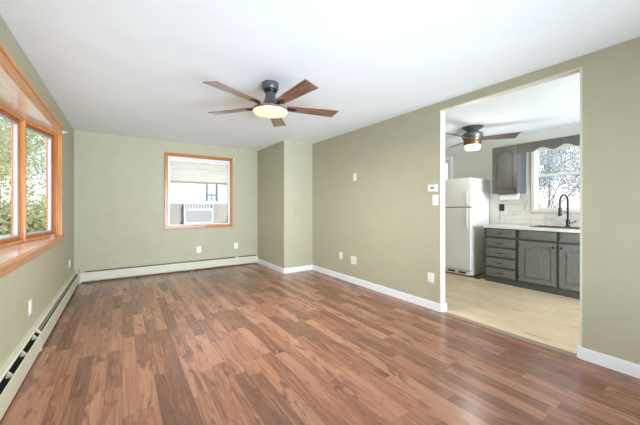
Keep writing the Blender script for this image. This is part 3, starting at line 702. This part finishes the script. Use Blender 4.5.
# ---------------------------------------------------------------- wall cabinet, valance, towel
UX = 5.30
t = thing('wall_cabinet', 'grey-brown wall cabinet with one arched door left of the kitchen window', 'cabinet', (5.45, 2.31, 1.448))
obj('body', box(bmn(), UX+.001, XK-.002, 2.118, 2.507, 1.448, 2.235, .002), M['upside'], t, label='smooth grey side panel')
panel_door('door', 2.122, 2.503, 1.455, 2.228, UX+.001, M['upcab'], t, .05, .055)
d0 = [c for c in t.children if c.name.startswith('door')][0]
knob(2.15, 1.51, UX-.02, d0)
bm = bmn(); n = 120; ya, yb = .60, 2.116; top = 2.238; bot = []
for i in range(n+1):
    s = i/n; y = yb+(ya-yb)*s; ph = ((1.90-y)/.29) % 1 if y < 1.90 else .95
    z = 2.092+.046*math.sin(math.pi*ph/.72) if 0 < ph < .72 else 2.092-.008*math.sin(math.pi*(ph-.72)/.28)
    bot.append((UX+.0, y, z))
for i in range(n):
    y0_, y1_ = bot[i][1], bot[i+1][1]
    q = [(UX, y0_, bot[i][2]), (UX, y1_, bot[i+1][2]), (UX, y1_, top), (UX, y0_, top)]; prism(bm, q, (.02, 0, 0))
bmesh.ops.remove_doubles(bm, verts=bm.verts, dist=1e-5)
fs = {}
for f in list(bm.faces):
    k = tuple(sorted((round(v.co.x, 4), round(v.co.y, 4), round(v.co.z, 4)) for v in f.verts)); fs.setdefault(k, []).append(f)
tag(obj('valance', bm, M['upcab'], None, (UX, 1.36, 2.088)), 'scalloped grey wooden valance spanning above the kitchen window', 'valance')
t = thing('wall_cabinet', 'grey wall cabinet at the near end of the valance, hidden by the wall', 'cabinet', (5.45, .40, 1.448))
obj('body', box(bmn(), UX+.001, XK-.002, .28, .598, 1.448, 2.235, .002), M['upside'], t); panel_door('door', .284, .594, 1.455, 2.228, UX+.001, M['upcab'], t, .04, .05)
t = thing('paper_towel_holder', 'white paper towel roll hanging under the grey wall cabinet', 'paper towel', (5.42, 2.30, 1.40))
obj('paper_roll', lathe(bmn(), [(.012, -.13), (.052, -.13), (.052, .13), (.012, .13)], (5.42, 2.30, 1.392), 24, 'y'), M['paper'], t, smooth=True)
bm = bmn(); box(bm, 5.40, 5.44, 2.145, 2.156, 1.375, 1.4475, .002); box(bm, 5.40, 5.44, 2.444, 2.455, 1.375, 1.4475, .002); tube(bm, [(5.42, 2.15, 1.392), (5.42, 2.45, 1.392)], .008, 8)
obj('holder', bm, M['ac'], t)

# ---------------------------------------------------------------- outdoors
GZ = -.7
struct('ground', box(bmn(), -30, 40, -25, 40, GZ-.1, GZ), M['grass'], 'pale lawn outside')
def limb(bm, p, d, ln, r, depth, tips):
    n = 4; pts = [p.copy()]; rr = [r]; q = p.copy(); dd = d.copy()
    for i in range(n):
        dd = (dd+Vector((random.uniform(-.18, .18), random.uniform(-.18, .18), random.uniform(-.1, .16)))).normalized(); q = q+dd*ln/n; pts.append(q.copy()); rr.append(r*(1-.5*(i+1)/n))
    tube(bm, pts, rr, 5)
    if depth == 0: tips += pts[2:]; return
    tips.append(pts[-1])
    for k in range(random.choice((3, 4))):
        a = random.uniform(0, 6.28); t = random.uniform(.45, 1.0); base = pts[min(n, int(t*n+.5))]
        nd = (dd*.8+Vector((math.cos(a), math.sin(a), random.uniform(-.1, .5)))*.8).normalized()
        limb(bm, base, nd, ln*random.uniform(.55, .75), rr[-1]*.8, depth-1, tips)
def tree(x, y, h, r, depth, leafm, leafn, leafs, lab, name='tree', spread=.35):
    t = thing(name, lab, 'tree', (x, y, GZ), 'trees outside')
    bm = bmn(); tips = []
    p = Vector((x, y, GZ)); tube(bm, [p, p+Vector((.03, .02, h*.18)), p+Vector((0, .05, h*.35))], [r*1.3, r, r*.9], 8)
    for k in range(6):
        a = k*1.05+random.random(); base = p+Vector((0, .03, h*(.14+.04*k)))
        limb(bm, base, Vector((math.cos(a)*.8, math.sin(a)*.8, .75)).normalized(), h*.36, r*.55, depth, tips)
    limb(bm, p+Vector((0, .05, h*.35)), Vector((0, 0, 1)), h*.35, r*.8, depth, tips)
    obj('trunk', bm, M['bark'], t)
    if leafn:
        bm = bmn()
        for k in range(leafn):
            c = random.choice(tips)+Vector([random.gauss(0, spread) for _ in range(3)]); s = random.uniform(.6, 1.2)*leafs
            u = Vector([random.gauss(0, 1) for _ in range(3)]).normalized(); v = u.orthogonal().normalized()
            bm.faces.new([bm.verts.new(c+u*s), bm.verts.new(c+v*s*.5), bm.verts.new(c-u*s), bm.verts.new(c-v*s*.5)])
        obj('foliage', bm, leafm, t)
    return t
tree(-4.2, 13.5, 7.0, .055, 2, M['greenleaf'], 16000, .055, 'yellow-green leafy tree seen through the far pane of the bow window', spread=.45)
tree(-9.5, 21.5, 9.0, .08, 2, M['greenleaf'], 16000, .075, 'larger pale-green tree behind, seen through the bow window', spread=.35)
tree(-8.6, 10.0, 5.0, .045, 2, M['greenleaf'], 12000, .05, 'near yellow-green tree seen through the second pane of the bow window', spread=.25)
tree(17.5, 5.6, 5.5, .05, 3, M['pine'], 9000, .05, 'bare branching tree with thin blue-green foliage outside the kitchen window', spread=.3)
tree(26.5, 10.5, 8.0, .07, 3, M['pine'], 9000, .07, 'farther hazy green tree behind the left side of the kitchen window', spread=.4)
tree(26.0, 1.8, 8.0, .07, 3, M['pine'], 7000, .07, 'leafless-looking tree at the right side of the kitchen window', spread=.4)
# hedge bank beyond the bow window
bm = bmn()
for k in range(9000):
    c = Vector((-18+random.random()*16, 30+random.gauss(0, .8), GZ+abs(random.gauss(0, 1.3)))); s = random.uniform(.10, .2)
    u = Vector([random.gauss(0, 1) for _ in range(3)]).normalized(); v = u.orthogonal().normalized()
    bm.faces.new([bm.verts.new(c+u*s), bm.verts.new(c+v*s*.6), bm.verts.new(c-u*s), bm.verts.new(c-v*s*.6)])
hb = tag(obj('hedge', bm, M['greenleaf'], None, (-8, 30, GZ)), 'low yellow-green hedge at the far edge of the lawn', 'hedge'); hb['kind'] = 'stuff'
# porch outside the back window
pt = thing('porch_frame', 'pale grey porch frame with slim posts outside the back window', 'porch', (2.2, 7.6, GZ))
for x in (1.74, 1.98): obj('post', box(bmn(), x-.02, x+.02, 7.58, 7.62, GZ, 2.5), M['siding'], pt)
obj('post', box(bmn(), 2.25, 2.33, 7.55, 7.65, GZ, 2.5), M['siding'], pt)
bm = bmn(); box(bm, 1.76, 1.96, 7.585, 7.615, 1.50, 1.53); box(bm, 1.845, 1.86, 7.59, 7.61, GZ, 1.5); obj('rail', bm, M['siding'], pt)
